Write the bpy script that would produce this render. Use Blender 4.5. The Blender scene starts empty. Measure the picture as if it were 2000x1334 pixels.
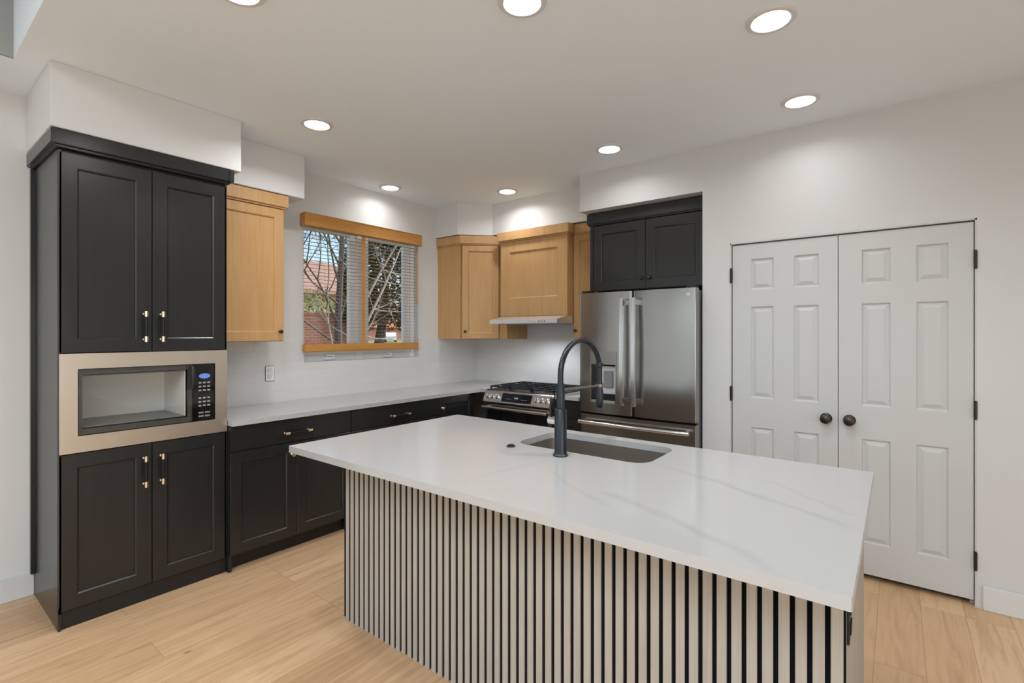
import bpy, bmesh, math, random
from mathutils import Matrix, Vector
random.seed(7)
S = bpy.context.scene
COL = S.collection
PI = math.pi
R = math.radians

# ---------------------------------------------------------------- camera, world, sun, daylight, added fill, exposure
cam_d = bpy.data.cameras.new('camera'); cam = bpy.data.objects.new('camera', cam_d); COL.objects.link(cam)
cam.location = (0, 0, 1.44)
cam.rotation_euler = (PI/2, 0, math.atan2(752, 970) - PI/2)
cam_d.sensor_width = 36; cam_d.lens = 970*36/2000; cam_d.shift_y = -16/2000; cam_d.clip_start = 0.02
S.camera = cam
S.view_settings.view_transform = 'Standard'; S.view_settings.look = 'None'
S.view_settings.gamma = 1; S.view_settings.use_curve_mapping = False
S.view_settings.exposure = 0.1
S.cycles.max_bounces = 8; S.cycles.diffuse_bounces = 5; S.cycles.glossy_bounces = 4
S.cycles.transparent_max_bounces = 12; S.cycles.caustics_reflective = False; S.cycles.caustics_refractive = False
S.cycles.sample_clamp_indirect = 6; S.cycles.use_denoising = True

W = bpy.data.worlds.new('sky'); S.world = W; W.use_nodes = True
wn = W.node_tree.nodes; wl = W.node_tree.links; wn.clear()
sky = wn.new('ShaderNodeTexSky'); sky.sky_type = 'NISHITA'; sky.sun_disc = False
sky.sun_elevation = R(40); sky.sun_rotation = R(150); sky.air_density = 1.0; sky.dust_density = 2.0
bg = wn.new('ShaderNodeBackground'); bg.inputs[1].default_value = 0.26
wo = wn.new('ShaderNodeOutputWorld')
wl.new(sky.outputs[0], bg.inputs[0]); wl.new(bg.outputs[0], wo.inputs[0])

sun_d = bpy.data.lights.new('sun', 'SUN'); sun = bpy.data.objects.new('sun', sun_d); COL.objects.link(sun)
sun_d.energy = 4.5; sun_d.angle = R(1); sun_d.color = (1, .93, .82)
sun.rotation_euler = (R(48), 0, R(72))        # from the right, over the house: lights the yard, misses the room

H_ = 2.735
def area_lamp(name, loc, rot, w, h, e, col=(.80, .90, 1.0)):
    l = bpy.data.lights.new(name, 'AREA'); l.shape = 'RECTANGLE'; l.size = w; l.size_y = h; l.energy = e; l.color = col
    o = bpy.data.objects.new(name, l); COL.objects.link(o); o.location = loc; o.rotation_euler = rot
    return o
area_lamp('daylight_left_window', (-3.72, 2.3, 1.2), (PI/2, 0, -PI/2), 1.3, 2.1, 8, (.72, .86, 1.0))       # patio glazing of the room behind
area_lamp('daylight_front_window', (-1.1, -4.22, 1.3), (PI/2, 0, 0), 4.4, 1.7, 55, (.90, .95, 1.0))
area_lamp('added_ceiling_fill', (-1.9, -.2, H_+.56), (0, 0, 0), 2.2, 3.0, 150, (.85, .925, 1.0))      # added unseen fill lamp under the closed raised ceiling
area_lamp('daylight_side_window', (-0.75, 3.96, 1.2), (PI/2, 0, PI), 0.45, 2.1, 9)
area_lamp('daylight_side_window', (-3.0, 3.96, 1.2), (PI/2, 0, PI), 0.6, 2.1, 10)

# ---------------------------------------------------------------- materials
def mat(name, col, rough=.5, metal=0, spec=.5, coat=0, coat_rough=.1, emit=None, es=0):
    m = bpy.data.materials.new(name); m.use_nodes = True
    p = m.node_tree.nodes['Principled BSDF']
    p.inputs['Base Color'].default_value = (*col, 1); p.inputs['Roughness'].default_value = rough
    p.inputs['Metallic'].default_value = metal; p.inputs['Specular IOR Level'].default_value = spec
    p.inputs['Coat Weight'].default_value = coat; p.inputs['Coat Roughness'].default_value = coat_rough
    if emit: p.inputs['Emission Color'].default_value = (*emit, 1); p.inputs['Emission Strength'].default_value = es
    return m
def nd(m, t, **k):
    n = m.node_tree.nodes.new(t)
    for a, v in k.items(): setattr(n, a, v)
    return n
def lk(m, a, b): m.node_tree.links.new(a, b)
def P(m): return m.node_tree.nodes['Principled BSDF']
def coords(m, scale=(1, 1, 1), rot=(0, 0, 0), gen='Object'):
    tc = nd(m, 'ShaderNodeTexCoord'); mp = nd(m, 'ShaderNodeMapping')
    mp.inputs['Scale'].default_value = scale; mp.inputs['Rotation'].default_value = rot
    lk(m, tc.outputs[gen], mp.inputs[0]); return mp.outputs[0]
def noise(m, vec, scale=5, detail=3, rough=.5, dist=0):
    n = nd(m, 'ShaderNodeTexNoise'); n.inputs['Scale'].default_value = scale; n.inputs['Detail'].default_value = detail
    n.inputs['Roughness'].default_value = rough; n.inputs['Distortion'].default_value = dist
    lk(m, vec, n.inputs['Vector']); return n.outputs['Fac']
def ramp(m, fac, stops):
    r = nd(m, 'ShaderNodeValToRGB'); e = r.color_ramp.elements
    while len(e) < len(stops): e.new(.5)
    for i, (p, c) in enumerate(stops): e[i].position = p; e[i].color = (*c, 1) if len(c) == 3 else c
    lk(m, fac, r.inputs[0]); return r.outputs[0]
def mixc(m, a, b, f, mode='MIX'):
    x = nd(m, 'ShaderNodeMix', data_type='RGBA', blend_type=mode)
    for s, v in ((6, a), (7, b), (0, f)):
        if isinstance(v, (int, float)): x.inputs[s].default_value = v
        elif isinstance(v, tuple): x.inputs[s].default_value = (*v, 1)
        else: lk(m, v, x.inputs[s])
    return x.outputs[2]
def bump(m, h, strength=.1, dist=.01):
    b = nd(m, 'ShaderNodeBump'); b.inputs['Strength'].default_value = strength; b.inputs['Distance'].default_value = dist
    lk(m, h, b.inputs['Height']); lk(m, b.outputs[0], P(m).inputs['Normal'])

def paint(name, col, rough=.55):
    m = mat(name, col, rough, spec=.35)
    bump(m, noise(m, coords(m), 160, 2), .06, .004); return m
M_wall = paint('white_wall_paint', (.725, .735, .73), .5)
M_walldim = paint('dimmed_white_wall_paint', (.62, .63, .63), .5)  # wall white darkened in colour to offset strong light on the pantry wall
M_ceil = paint('white_ceiling_paint', (.83, .91, .98), .65)
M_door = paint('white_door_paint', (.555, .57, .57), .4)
M_trim = paint('white_trim_paint', (.67, .68, .68), .4)

def wood(name, a, b, rough, sc=(14, 14, 1.1), coat=0, bs=.08, spec=.5):
    m = mat(name, a, rough, coat=coat, spec=spec)
    v = coords(m, sc)
    f = noise(m, v, 1.6, 6, .6, .8)
    f2 = noise(m, coords(m, (sc[0]*5, sc[1]*5, sc[2]*1.3)), 2.5, 3, .6)
    c = ramp(m, f, [(.3, a), (.55, tuple((x+y)/2 for x, y in zip(a, b))), (.75, b)])
    c = mixc(m, c, tuple(x*.75 for x in b), ramp(m, f2, [(.5, (0, 0, 0)), (.8, (.45, .45, .45))]))
    lk(m, c, P(m).inputs['Base Color']); bump(m, f2, bs, .002); return m
M_black = wood('black_stained_wood', (.0150, .0160, .0168), (.0105, .0113, .0120), .28, coat=.0, bs=.03, spec=.6)
M_oak = wood('light_maple', (.59, .36, .165), (.50, .285, .115), .42, (9, 9, .8), spec=.35)
M_honey = wood('honey_oak', (.60, .30, .085), (.48, .22, .045), .35, (1, 14, 14))
M_slat = wood('greige_oak_slat', (.47, .43, .385), (.385, .35, .305), .55, (22, 22, 1.0), spec=.3)
M_slatcore = mat('shaded_slat_core', (.045, .038, .033), .8)  # core behind the veneer, coloured dark as the shade between slats
M_felt = mat('black_felt', (.010, .010, .012), .95, spec=.1)
M_toe = mat('black_toe_kick', (.008, .008, .008), .5)

def steel(name, col=(.56, .55, .535), rough=.27, sc=(90, 90, 2), metal=1):
    m = mat(name, col, rough, metal)
    f = noise(m, coords(m, sc), 3, 3, .6)
    r = nd(m, 'ShaderNodeMapRange'); r.inputs[3].default_value = rough-.05; r.inputs[4].default_value = rough+.08
    lk(m, f, r.inputs[0]); lk(m, r.outputs[0], P(m).inputs['Roughness']); bump(m, f, .02, .001); return m
M_steel = steel('brushed_stainless', (.36, .35, .335), .2)
tg = nd(M_steel, 'ShaderNodeTangent', direction_type='RADIAL', axis='Z'); lk(M_steel, tg.outputs[0], P(M_steel).inputs['Tangent']); P(M_steel).inputs['Anisotropic'].default_value = .7
M_steelh = steel('stainless_handle', (.66, .67, .68), .2)
M_trimsteel = steel('warm_stainless_trim', (.70, .62, .53), .34, (2, 2, 90))
M_hood = steel('hood_stainless', (.86, .87, .89), .42, (90, 2, 90))
M_sink = steel('sink_stainless', (.52, .49, .45), .3)
M_rsteel = steel('range_stainless', (.72, .71, .70), .25, (2, 90, 90))
M_chrome = mat('chrome', (.8, .8, .8), .08, 1)
M_brass = mat('satin_brass', (.84, .72, .53), .25, 1)
M_blackmetal = mat('black_metal', (.02, .02, .021), .32, .6)
M_knob = mat('dark_bronze', (.055, .048, .043), .3, .85)
M_gun = mat('gunmetal', (.048, .053, .060), .32, .9)
M_gunlt = mat('aged_metal_arm', (.28, .25, .22), .35, .9)
M_iron = mat('cast_iron', (.022, .023, .026), .55)
M_blackglass = mat('black_glass', (.006, .006, .007), .06, spec=.6)
M_dark = mat('black_plastic', (.012, .012, .013), .4)
M_grey = mat('grey_plastic', (.22, .23, .24), .4)
M_lightgrey = mat('light_grey_plastic', (.55, .58, .60), .35)
M_white = mat('white_plastic', (.85, .85, .84), .35)
M_vinyl = mat('white_vinyl', (.90, .92, .94), .35)
M_rubber = mat('dark_gap', (.01, .01, .01), .9)
M_key = mat('grey_key_print', (.34, .33, .31), .5)
M_lcd = mat('blue_display', (.03, .06, .2), .2, emit=(.25, .42, 1.0), es=.45)
M_lcdtxt = mat('display_digits', (.5, .6, .8), .2, emit=(.8, .9, 1.0), es=1.2)
M_mwframe = mat('dark_grey_screen', (.055, .055, .053), .5)
M_cav = mat('oven_cavity_enamel', (.92, .90, .86), .5)
M_hlens = mat('added_hood_lens', (1, 1, 1), .5, emit=(.92, .95, 1), es=1.2)  # glowing lens of the lamp added under the hood
M_lens = mat('lit_lens', (1, 1, 1), .5, emit=(1, .985, .95), es=9)

def glass(name, tint=(1, 1, 1), refl=.06, rough=0.0):
    m = bpy.data.materials.new(name); m.use_nodes = True; n = m.node_tree.nodes; n.clear()
    o = n.new('ShaderNodeOutputMaterial'); mx = n.new('ShaderNodeMixShader'); t = n.new('ShaderNodeBsdfTransparent'); g = n.new('ShaderNodeBsdfGlossy')
    fr = n.new('ShaderNodeLayerWeight'); fr.inputs[0].default_value = .5
    pw = n.new('ShaderNodeMath'); pw.operation = 'POWER'; pw.inputs[1].default_value = 5
    ad = n.new('ShaderNodeMath'); ad.operation = 'MULTIPLY_ADD'; ad.inputs[1].default_value = .94; ad.inputs[2].default_value = .03+refl
    t.inputs[0].default_value = (*tint, 1); g.inputs['Roughness'].default_value = rough
    L = m.node_tree.links
    L.new(fr.outputs['Facing'], pw.inputs[0]); L.new(pw.outputs[0], ad.inputs[0]); L.new(ad.outputs[0], mx.inputs[0]); L.new(t.outputs[0], mx.inputs[1]); L.new(g.outputs[0], mx.inputs[2]); L.new(mx.outputs[0], o.inputs[0])
    return m
M_pane = glass('window_glass', (.96, .98, .98), 0.0)
M_mwglass = glass('tinted_oven_glass', (.96, .96, .95), .02)

def quartz():
    m = mat('white_quartz', (.465, .465, .465), .13, spec=.5)
    v = coords(m, (1, 1, 1), (0, 0, R(28)))
    def vein(sc, w, dist, s):
        mp = nd(m, 'ShaderNodeMapping'); mp.inputs['Scale'].default_value = s; lk(m, v, mp.inputs[0])
        f = noise(m, mp.outputs[0], sc, 4, .55, dist)
        a = nd(m, 'ShaderNodeMath', operation='SUBTRACT'); a.inputs[1].default_value = .5; lk(m, f, a.inputs[0])
        b = nd(m, 'ShaderNodeMath', operation='ABSOLUTE'); lk(m, a.outputs[0], b.inputs[0])
        return ramp(m, b.outputs[0], [(0, (1, 1, 1)), (w, (0, 0, 0))])
    pos = nd(m, 'ShaderNodeSeparateXYZ'); lk(m, coords(m), pos.inputs[0])
    wob = noise(m, coords(m), 3.2, 4, .6); thin = noise(m, coords(m), 2.3, 2)
    def band(p, q, w, k):       # one drawn-out vein from p to q in counter coordinates
        d = Vector(q)-Vector(p); L_ = d.length; d = d/L_
        def dot(vx, vy, c):
            a = nd(m, 'ShaderNodeMath', operation='MULTIPLY'); a.inputs[1].default_value = vx; lk(m, pos.outputs[0], a.inputs[0])
            e = nd(m, 'ShaderNodeMath', operation='MULTIPLY_ADD'); e.inputs[1].default_value = vy; lk(m, pos.outputs[1], e.inputs[0]); lk(m, a.outputs[0], e.inputs[2])
            f_ = nd(m, 'ShaderNodeMath', operation='ADD'); f_.inputs[1].default_value = c; lk(m, e.outputs[0], f_.inputs[0]); return f_.outputs[0]
        along = dot(d.x/L_, d.y/L_, -(p[0]*d.x+p[1]*d.y)/L_); across = dot(-d.y, d.x, p[0]*d.y-p[1]*d.x)
        sh = nd(m, 'ShaderNodeMath', operation='MULTIPLY_ADD'); sh.inputs[1].default_value = .16; lk(m, wob, sh.inputs[0]); lk(m, across, sh.inputs[2])
        o = nd(m, 'ShaderNodeMath', operation='SUBTRACT'); o.inputs[1].default_value = .08; lk(m, sh.outputs[0], o.inputs[0])
        ab = nd(m, 'ShaderNodeMath', operation='ABSOLUTE'); lk(m, o.outputs[0], ab.inputs[0])
        a1 = ramp(m, ab.outputs[0], [(0, (k, k, k)), (w*.35, (k*.6, k*.6, k*.6)), (w, (0, 0, 0))])
        a2 = ramp(m, along, [(0, (0, 0, 0)), (.12, (1, 1, 1)), (.88, (1, 1, 1)), (1, (0, 0, 0))])
        return mixc(m, a1, a2, 1.0, 'MULTIPLY')
    tot = None
    for p, q, w, k in (((1.50, .80), (1.22, .16), .032, .42), ((2.02, .92), (1.60, .05), .026, .42), ((1.24, 1.22), (1.72, 1.14), .022, .22), ((1.62, 1.12), (1.34, .66), .018, .22), ((2.0, .40), (1.70, .06), .018, .22), ((1.2, 3.5), (2.4, 3.3), .012, .25)):
        f_ = band(p, q, w, k); tot = f_ if tot is None else mixc(m, tot, f_, 1.0, 'ADD')
    f = mixc(m, (0, 0, 0), tot, ramp(m, thin, [(.3, (.35, .35, .35)), (.6, (1, 1, 1))]))
    c = mixc(m, (.465, .465, .465), (.34, .335, .325), f)
    lk(m, c, P(m).inputs['Base Color']); return m
M_quartz = quartz()

def tile():
    m = mat('white_glazed_tile', (.83, .83, .81), .14, spec=.5)
    b = nd(m, 'ShaderNodeTexBrick', offset=.5)
    b.inputs['Scale'].default_value = 1; b.inputs['Brick Width'].default_value = .305; b.inputs['Row Height'].default_value = .0765
    b.inputs['Mortar Size'].default_value = .0012; b.inputs['Mortar Smooth'].default_value = .4
    b.inputs['Color1'].default_value = (.73, .73, .725, 1); b.inputs['Color2'].default_value = (.70, .70, .695, 1); b.inputs['Mortar'].default_value = (.63, .63, .62, 1)
    tc = nd(m, 'ShaderNodeTexCoord'); sp = nd(m, 'ShaderNodeSeparateXYZ'); cb = nd(m, 'ShaderNodeCombineXYZ')
    ad = nd(m, 'ShaderNodeMath', operation='ADD')
    lk(m, tc.outputs['Object'], sp.inputs[0]); lk(m, sp.outputs[0], ad.inputs[0]); lk(m, sp.outputs[1], ad.inputs[1])
    lk(m, ad.outputs[0], cb.inputs[0]); lk(m, sp.outputs[2], cb.inputs[1]); lk(m, cb.outputs[0], b.inputs['Vector'])
    lk(m, b.outputs['Color'], P(m).inputs['Base Color'])
    iv = nd(m, 'ShaderNodeMath', operation='SUBTRACT'); iv.inputs[0].default_value = 1; lk(m, b.outputs['Fac'], iv.inputs[1])
    bump(m, iv.outputs[0], .25, .001); return m
M_tile = tile()

def floor_mat():
    m = mat('oak_plank_floor', (.5, .33, .19), .38, spec=.4)
    b = nd(m, 'ShaderNodeTexBrick', offset=.37, offset_frequency=3)
    b.inputs['Scale'].default_value = 1; b.inputs['Brick Width'].default_value = 1.9; b.inputs['Row Height'].default_value = .178
    b.inputs['Mortar Size'].default_value = .0011; b.inputs['Mortar Smooth'].default_value = .2; b.inputs['Bias'].default_value = 0
    b.inputs['Color1'].default_value = (.0, .0, .0, 1); b.inputs['Color2'].default_value = (1, 1, 1, 1); b.inputs['Mortar'].default_value = (.5, .5, .5, 1)
    v = coords(m, (1, 1, 1)); mpv = nd(m, 'ShaderNodeMapping'); mpv.inputs['Location'].default_value = (.4, .098, 0); lk(m, v, mpv.inputs[0])
    lk(m, mpv.outputs[0], b.inputs['Vector'])
    base = ramp(m, b.outputs['Color'], [(0, (.60, .385, .215)), (.35, (.66, .435, .25)), (.7, (.71, .48, .285)), (1, (.62, .40, .225))])
    # grain: stretched along the plank, shifted per plank
    of = nd(m, 'ShaderNodeVectorMath', operation='MULTIPLY_ADD'); of.inputs[1].default_value = (7.3, 3.1, 5.7)
    lk(m, b.outputs['Color'], of.inputs[0]); lk(m, v, of.inputs[2])
    st = nd(m, 'ShaderNodeMapping'); st.inputs['Scale'].default_value = (.9, 9, 1); lk(m, of.outputs[0], st.inputs[0])
    g = noise(m, st.outputs[0], 2.2, 6, .62, 1.2)
    base = mixc(m, base, (.42, .245, .12), ramp(m, g, [(.46, (0, 0, 0)), (.72, (.7, .7, .7))]))
    st2 = nd(m, 'ShaderNodeMapping'); st2.inputs['Scale'].default_value = (3, 70, 1); lk(m, of.outputs[0], st2.inputs[0])
    g2 = noise(m, st2.outputs[0], 2, 3, .6)
    base = mixc(m, base, (.54, .34, .19), ramp(m, g2, [(.5, (0, 0, 0)), (.8, (.35, .35, .35))]))
    kn = nd(m, 'ShaderNodeTexVoronoi'); kn.inputs['Scale'].default_value = 1.0
    sk = nd(m, 'ShaderNodeMapping'); sk.inputs['Scale'].default_value = (1.1, 2.2, 1); lk(m, of.outputs[0], sk.inputs[0]); lk(m, sk.outputs[0], kn.inputs['Vector'])
    base = mixc(m, base, (.12, .065, .035), ramp(m, kn.outputs['Distance'], [(.015, (.85, .85, .85)), (.03, (0, 0, 0))]))
    base = mixc(m, base, (.22, .13, .07), mixc(m, (0, 0, 0), (.7, .7, .7), b.outputs['Fac']))
    lk(m, base, P(m).inputs['Base Color']); bump(m, g2, .05, .002); return m
M_floor = floor_mat()

# ---------------------------------------------------------------- mesh builder
class MB:
    def __init__(s): s.bm = bmesh.new(); s.mats = []; s.ang = 32
    def mi(s, m):
        if m not in s.mats: s.mats.append(m)
        return s.mats.index(m)
    def _fin(s, faces, m, M=None, verts=None):
        i = s.mi(m)
        for f in faces: f.material_index = i
        if M is not None: bmesh.ops.transform(s.bm, matrix=M, verts=verts)
    def box(s, x0, x1, y0, y1, z0, z1, m, bev=0, M=None, seg=2):
        old = set(s.bm.faces); vs = []
        r = bmesh.ops.create_cube(s.bm, size=1)
        for v in r['verts']:
            v.co = ((x0+x1)/2+v.co.x*(x1-x0), (y0+y1)/2+v.co.y*(y1-y0), (z0+z1)/2+v.co.z*(z1-z0))
        if bev:
            es = list({e for v in r['verts'] for e in v.link_edges})
            bmesh.ops.bevel(s.bm, geom=es, offset=bev, segments=seg, affect='EDGES', clamp_overlap=True)
        fs = [f for f in s.bm.faces if f not in old]
        s._fin(fs, m, M, list({v for f in fs for v in f.verts}))
        return s
    def prism(s, poly, z0, z1, m, M=None):
        a = [s.bm.verts.new((x, y, z0)) for x, y in poly]; b = [s.bm.verts.new((x, y, z1)) for x, y in poly]
        n = len(poly); fs = []
        for i in range(n):
            j = (i+1) % n; fs.append(s.bm.faces.new((a[i], a[j], b[j], b[i])))
        fs.append(s.bm.faces.new(a[::-1])); fs.append(s.bm.faces.new(b))
        s._fin(fs, m, M, a+b); bmesh.ops.recalc_face_normals(s.bm, faces=fs); return s
    def tube(s, pts, r, m, seg=12, cap=True, M=None):
        pts = [Vector(p) for p in pts]; rs = r if isinstance(r, (list, tuple)) else [r]*len(pts)
        t0 = (pts[1]-pts[0]).normalized(); up = Vector((0, 0, 1)) if abs(t0.z) < .9 else Vector((1, 0, 0))
        u = t0.cross(up).normalized(); rings = []; fs = []
        for i, p in enumerate(pts):
            if i == 0: t = t0
            elif i == len(pts)-1: t = (pts[i]-pts[i-1]).normalized()
            else: t = ((pts[i+1]-p).normalized()+(p-pts[i-1]).normalized()).normalized()
            u = (u - t*u.dot(t)).normalized(); w = t.cross(u)
            rings.append([s.bm.verts.new(p+(u*math.cos(2*PI*k/seg)+w*math.sin(2*PI*k/seg))*rs[i]) for k in range(seg)])
        for a, b in zip(rings, rings[1:]):
            for k in range(seg): fs.append(s.bm.faces.new((a[k], a[(k+1) % seg], b[(k+1) % seg], b[k])))
        if cap: fs.append(s.bm.faces.new(rings[0][::-1])); fs.append(s.bm.faces.new(rings[-1]))
        s._fin(fs, m, M, [v for q in rings for v in q]); bmesh.ops.recalc_face_normals(s.bm, faces=fs); return s
    def lathe(s, prof, m, M=None, seg=24):
        """profile of (radius, height) turned about local z"""
        rings = []; fs = []
        for r, z in prof:
            rings.append([s.bm.verts.new((r*math.cos(2*PI*k/seg), r*math.sin(2*PI*k/seg), z)) for k in range(seg)] if r > 1e-6 else [s.bm.verts.new((0, 0, z))])
        for a, b in zip(rings, rings[1:]):
            for k in range(seg):
                q = (k+1) % seg
                if len(a) == 1 and len(b) == 1: continue
                if len(a) == 1: fs.append(s.bm.faces.new((a[0], b[k], b[q])))
                elif len(b) == 1: fs.append(s.bm.faces.new((a[k], a[q], b[0])))
                else: fs.append(s.bm.faces.new((a[k], a[q], b[q], b[k])))
        s._fin(fs, m, M, [v for q in rings for v in q]); bmesh.ops.recalc_face_normals(s.bm, faces=fs); return s
    def frustum(s, x0, x1, z0, z1, y0, x2, x3, z2, z3, y1, m):
        a = [s.bm.verts.new(c) for c in ((x0, y0, z0), (x1, y0, z0), (x1, y0, z1), (x0, y0, z1))]
        b = [s.bm.verts.new(c) for c in ((x2, y1, z2), (x3, y1, z2), (x3, y1, z3), (x2, y1, z3))]
        fs = [s.bm.faces.new((a[i], a[(i+1) % 4], b[(i+1) % 4], b[i])) for i in range(4)] + [s.bm.faces.new(b), s.bm.faces.new(a[::-1])]
        s._fin(fs, m); bmesh.ops.recalc_face_normals(s.bm, faces=fs); return s
    def slab(s, x0, x1, z0, z1, m, t, holes, steps, y=0, b=.0025):
        """door leaf facing -y: flat frame with sunk or raised fields; steps = (inset, depth) round each field"""
        xs = sorted({x0+b, x1-b} | {h[0] for h in holes} | {h[1] for h in holes}); zs = sorted({z0+b, z1-b} | {h[2] for h in holes} | {h[3] for h in holes})
        V = {}; fs = []
        def gv(i, k):
            if (i, k) not in V: V[(i, k)] = s.bm.verts.new((xs[i], y, zs[k]))
            return V[(i, k)]
        for i in range(len(xs)-1):
            for k in range(len(zs)-1):
                c = [gv(i, k), gv(i+1, k), gv(i+1, k+1), gv(i, k+1)]
                if not any(h[0] <= xs[i]+1e-6 and xs[i+1] <= h[1]+1e-6 and h[2] <= zs[k]+1e-6 and zs[k+1] <= h[3]+1e-6 for h in holes):
                    fs.append(s.bm.faces.new(c)); continue
                a, d, p, q = xs[i], xs[i+1], zs[k], zs[k+1]; prev = c
                for ins, dep in steps:
                    cur = [s.bm.verts.new((u, y+dep, w)) for u, w in ((a+ins, p+ins), (d-ins, p+ins), (d-ins, q-ins), (a+ins, q-ins))]
                    for n in range(4): fs.append(s.bm.faces.new((prev[n], prev[(n+1) % 4], cur[(n+1) % 4], cur[n])))
                    prev = cur
                fs.append(s.bm.faces.new(prev))
        nx, nz = len(xs)-1, len(zs)-1
        loop = [gv(i, 0) for i in range(nx)] + [gv(nx, k) for k in range(nz)] + [gv(i, nz) for i in range(nx, 0, -1)] + [gv(0, k) for k in range(nz, 0, -1)]
        def push(v, yy): return s.bm.verts.new((x0 if v.co.x < x0+b*1.5 else x1 if v.co.x > x1-b*1.5 else v.co.x, yy, z0 if v.co.z < z0+b*1.5 else z1 if v.co.z > z1-b*1.5 else v.co.z))
        prev = loop
        for yy in (y+b, y+t):
            cur = [push(v, yy) for v in loop]
            for n in range(len(loop)): q = (n+1) % len(loop); fs.append(s.bm.faces.new((prev[n], prev[q], cur[q], cur[n])))
            prev = cur
        fs.append(s.bm.faces.new(prev)); s._fin(fs, m); bmesh.ops.recalc_face_normals(s.bm, faces=fs); s.ang = 12
        return s
    def shaker(s, x0, x1, z0, z1, m, y=0, t=.02, rail=.06, rec=.011, bottom=None):
        return s.slab(x0, x1, z0, z1, m, t, [(x0+rail, x1-rail, z0+(bottom or rail), z1-rail)], [(.0065, .0055), (.008, rec)], y)
    def build(s, name, parent=None, m=None):
        me = bpy.data.meshes.new(name)
        s.bm.to_mesh(me); s.bm.free()
        for mm in s.mats: me.materials.append(mm)
        for p in me.polygons: p.use_smooth = True
        me.set_sharp_from_angle(angle=R(s.ang))
        o = bpy.data.objects.new(name, me); COL.objects.link(o)
        if parent is not None: o.parent = parent
        return o

def thing(name, label, cat, loc=(0, 0, 0), rz=0, group=None):
    o = bpy.data.objects.new(name, None); COL.objects.link(o); o.empty_display_size = .1
    o.location = loc; o.rotation_euler = (0, 0, rz)
    return tag(o, label, cat, group)
def tag(o, label, cat, group=None):
    o['label'] = label; o['category'] = cat
    if group: o['group'] = group
    return o
def struct(name, b, parent=None):
    o = b.build(name, parent)
    if parent is None: o['kind'] = 'structure'
    return o
def rename(o, **k):
    for a, v in k.items(): o[a] = v
    return o
def rrect(x0, x1, y0, y1, r, n=7):
    p = []
    for cx, cy, a in ((x1-r, y0+r, -90), (x1-r, y1-r, 0), (x0+r, y1-r, 90), (x0+r, y0+r, 180)):
        for i in range(n+1): p.append((cx+r*math.cos(R(a+90*i/n)), cy+r*math.sin(R(a+90*i/n))))
    return p
def slab_hole(b, outer, inner, z0, z1, m):
    fs = []; loops = []
    for z in (z1, z0):
        o = [b.bm.verts.new((x, y, z)) for x, y in outer]; i = [b.bm.verts.new((x, y, z)) for x, y in inner]; loops.append((o, i))
        es = [b.bm.edges.new((l[k], l[(k+1) % len(l)])) for l in (o, i) for k in range(len(l))]
        r = bmesh.ops.triangle_fill(b.bm, use_beauty=True, use_dissolve=False, edges=es); fs += [f for f in r['geom'] if isinstance(f, bmesh.types.BMFace)]
    for k_ in (0, 1):
        u, d = loops[0][k_], loops[1][k_]
        for k in range(len(u)): q = (k+1) % len(u); fs.append(b.bm.faces.new((u[k], u[q], d[q], d[k])))
    b._fin(fs, m); bmesh.ops.recalc_face_normals(b.bm, faces=fs)
SX0 = Matrix(((0, 0, 1, 0), (1, 0, 0, 0), (0, 1, 0, 0), (0, 0, 0, 1)))
FR = -PI/2      # things on the range wall: local x runs along -Y, local y into the wall

# ---------------------------------------------------------------- room shell
H = 2.735
XR, XB, YB = 3.556, 4.217, 3.77       # pantry wall face, range wall face, window wall face
XL, YF = -3.5, -4.0
b = MB(); b.box(XL-.2, XB+.2, YF-.2, YB+.2, -.1, 0, M_floor); struct('floor', b)
b = MB()
b.box(.41, XB+.2, YF-.2, YB+.2, H, H+.75, M_ceil)
b.box(XL-.2, .41, 3.3, YB+.2, H, H+.75, M_ceil)
b.box(XL-.2, .41, YF-.2, 3.3, H+.62, H+.75, M_ceil)       # raised section left of the kitchen
struct('ceiling', b)
b = MB(); b.box(XL, .41, 3.285, 3.3, H+.001, H+.62, paint('shaded_wall_grey', (.33, .335, .33), .5)); struct('shade_facing', b)  # end face of the raised section, its shade put into the grey colour
WX0, WX1, WZ0, WZ1 = 2.13, 3.335, 1.205, 2.40
b = MB()
def holes_y(b, x0, x1, y0, y1, z0, z1, hs, m):
    """wall along x with rectangular openings (x0,x1,z0,z1)"""
    x = x0
    for a, c, d, e in sorted(hs):
        b.box(x, a, y0, y1, z0, z1, m); b.box(a, c, y0, y1, z0, d, m) if d > z0 else 0; b.box(a, c, y0, y1, e, z1, m); x = c
    b.box(x, x1, y0, y1, z0, z1, m)
holes_y(b, XL-.2, XB+.2, YB, YB+.16, 0, H, [(WX0, WX1, WZ0, WZ1), (-1.0, -.5, .08, 2.2), (-3.35, -2.7, .08, 2.2)], M_wall)
struct('wall_back', b)
b = MB(); b.box(XB, XB+.2, YF-.2, YB, 0, H, M_wall); struct('wall_range', b)
b = MB()
DY0, DY1, DZ = -.332, .892, 2.046
b.box(XR, XR+.115, DY1, 1.074, 0, H, M_walldim); b.box(XR, XR+.115, DY0, DY1, DZ, H, M_walldim); b.box(XR, XR+.115, YF, DY0, 0, H, M_walldim)
b.box(XR+.115, XB, .96, 1.074, 0, H, M_walldim)
b.box(XR, XB, 1.074, 2.055, 2.432, H, M_walldim)             # header over the fridge recess
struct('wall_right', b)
b = MB()
b.box(XL-.2, XL, YF-.2, 1.6, 0, H+.62, M_wall); b.box(XL-.2, XL, 3.0, YB, 0, H+.62, M_wall)
b.box(XL-.2, XL, 1.6, 3.0, 2.25, H+.62, M_wall); b.box(XL-.2, XL, 1.6, 3.0, 0, .06, M_wall)
struct('wall_left', b)
b = MB()
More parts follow.
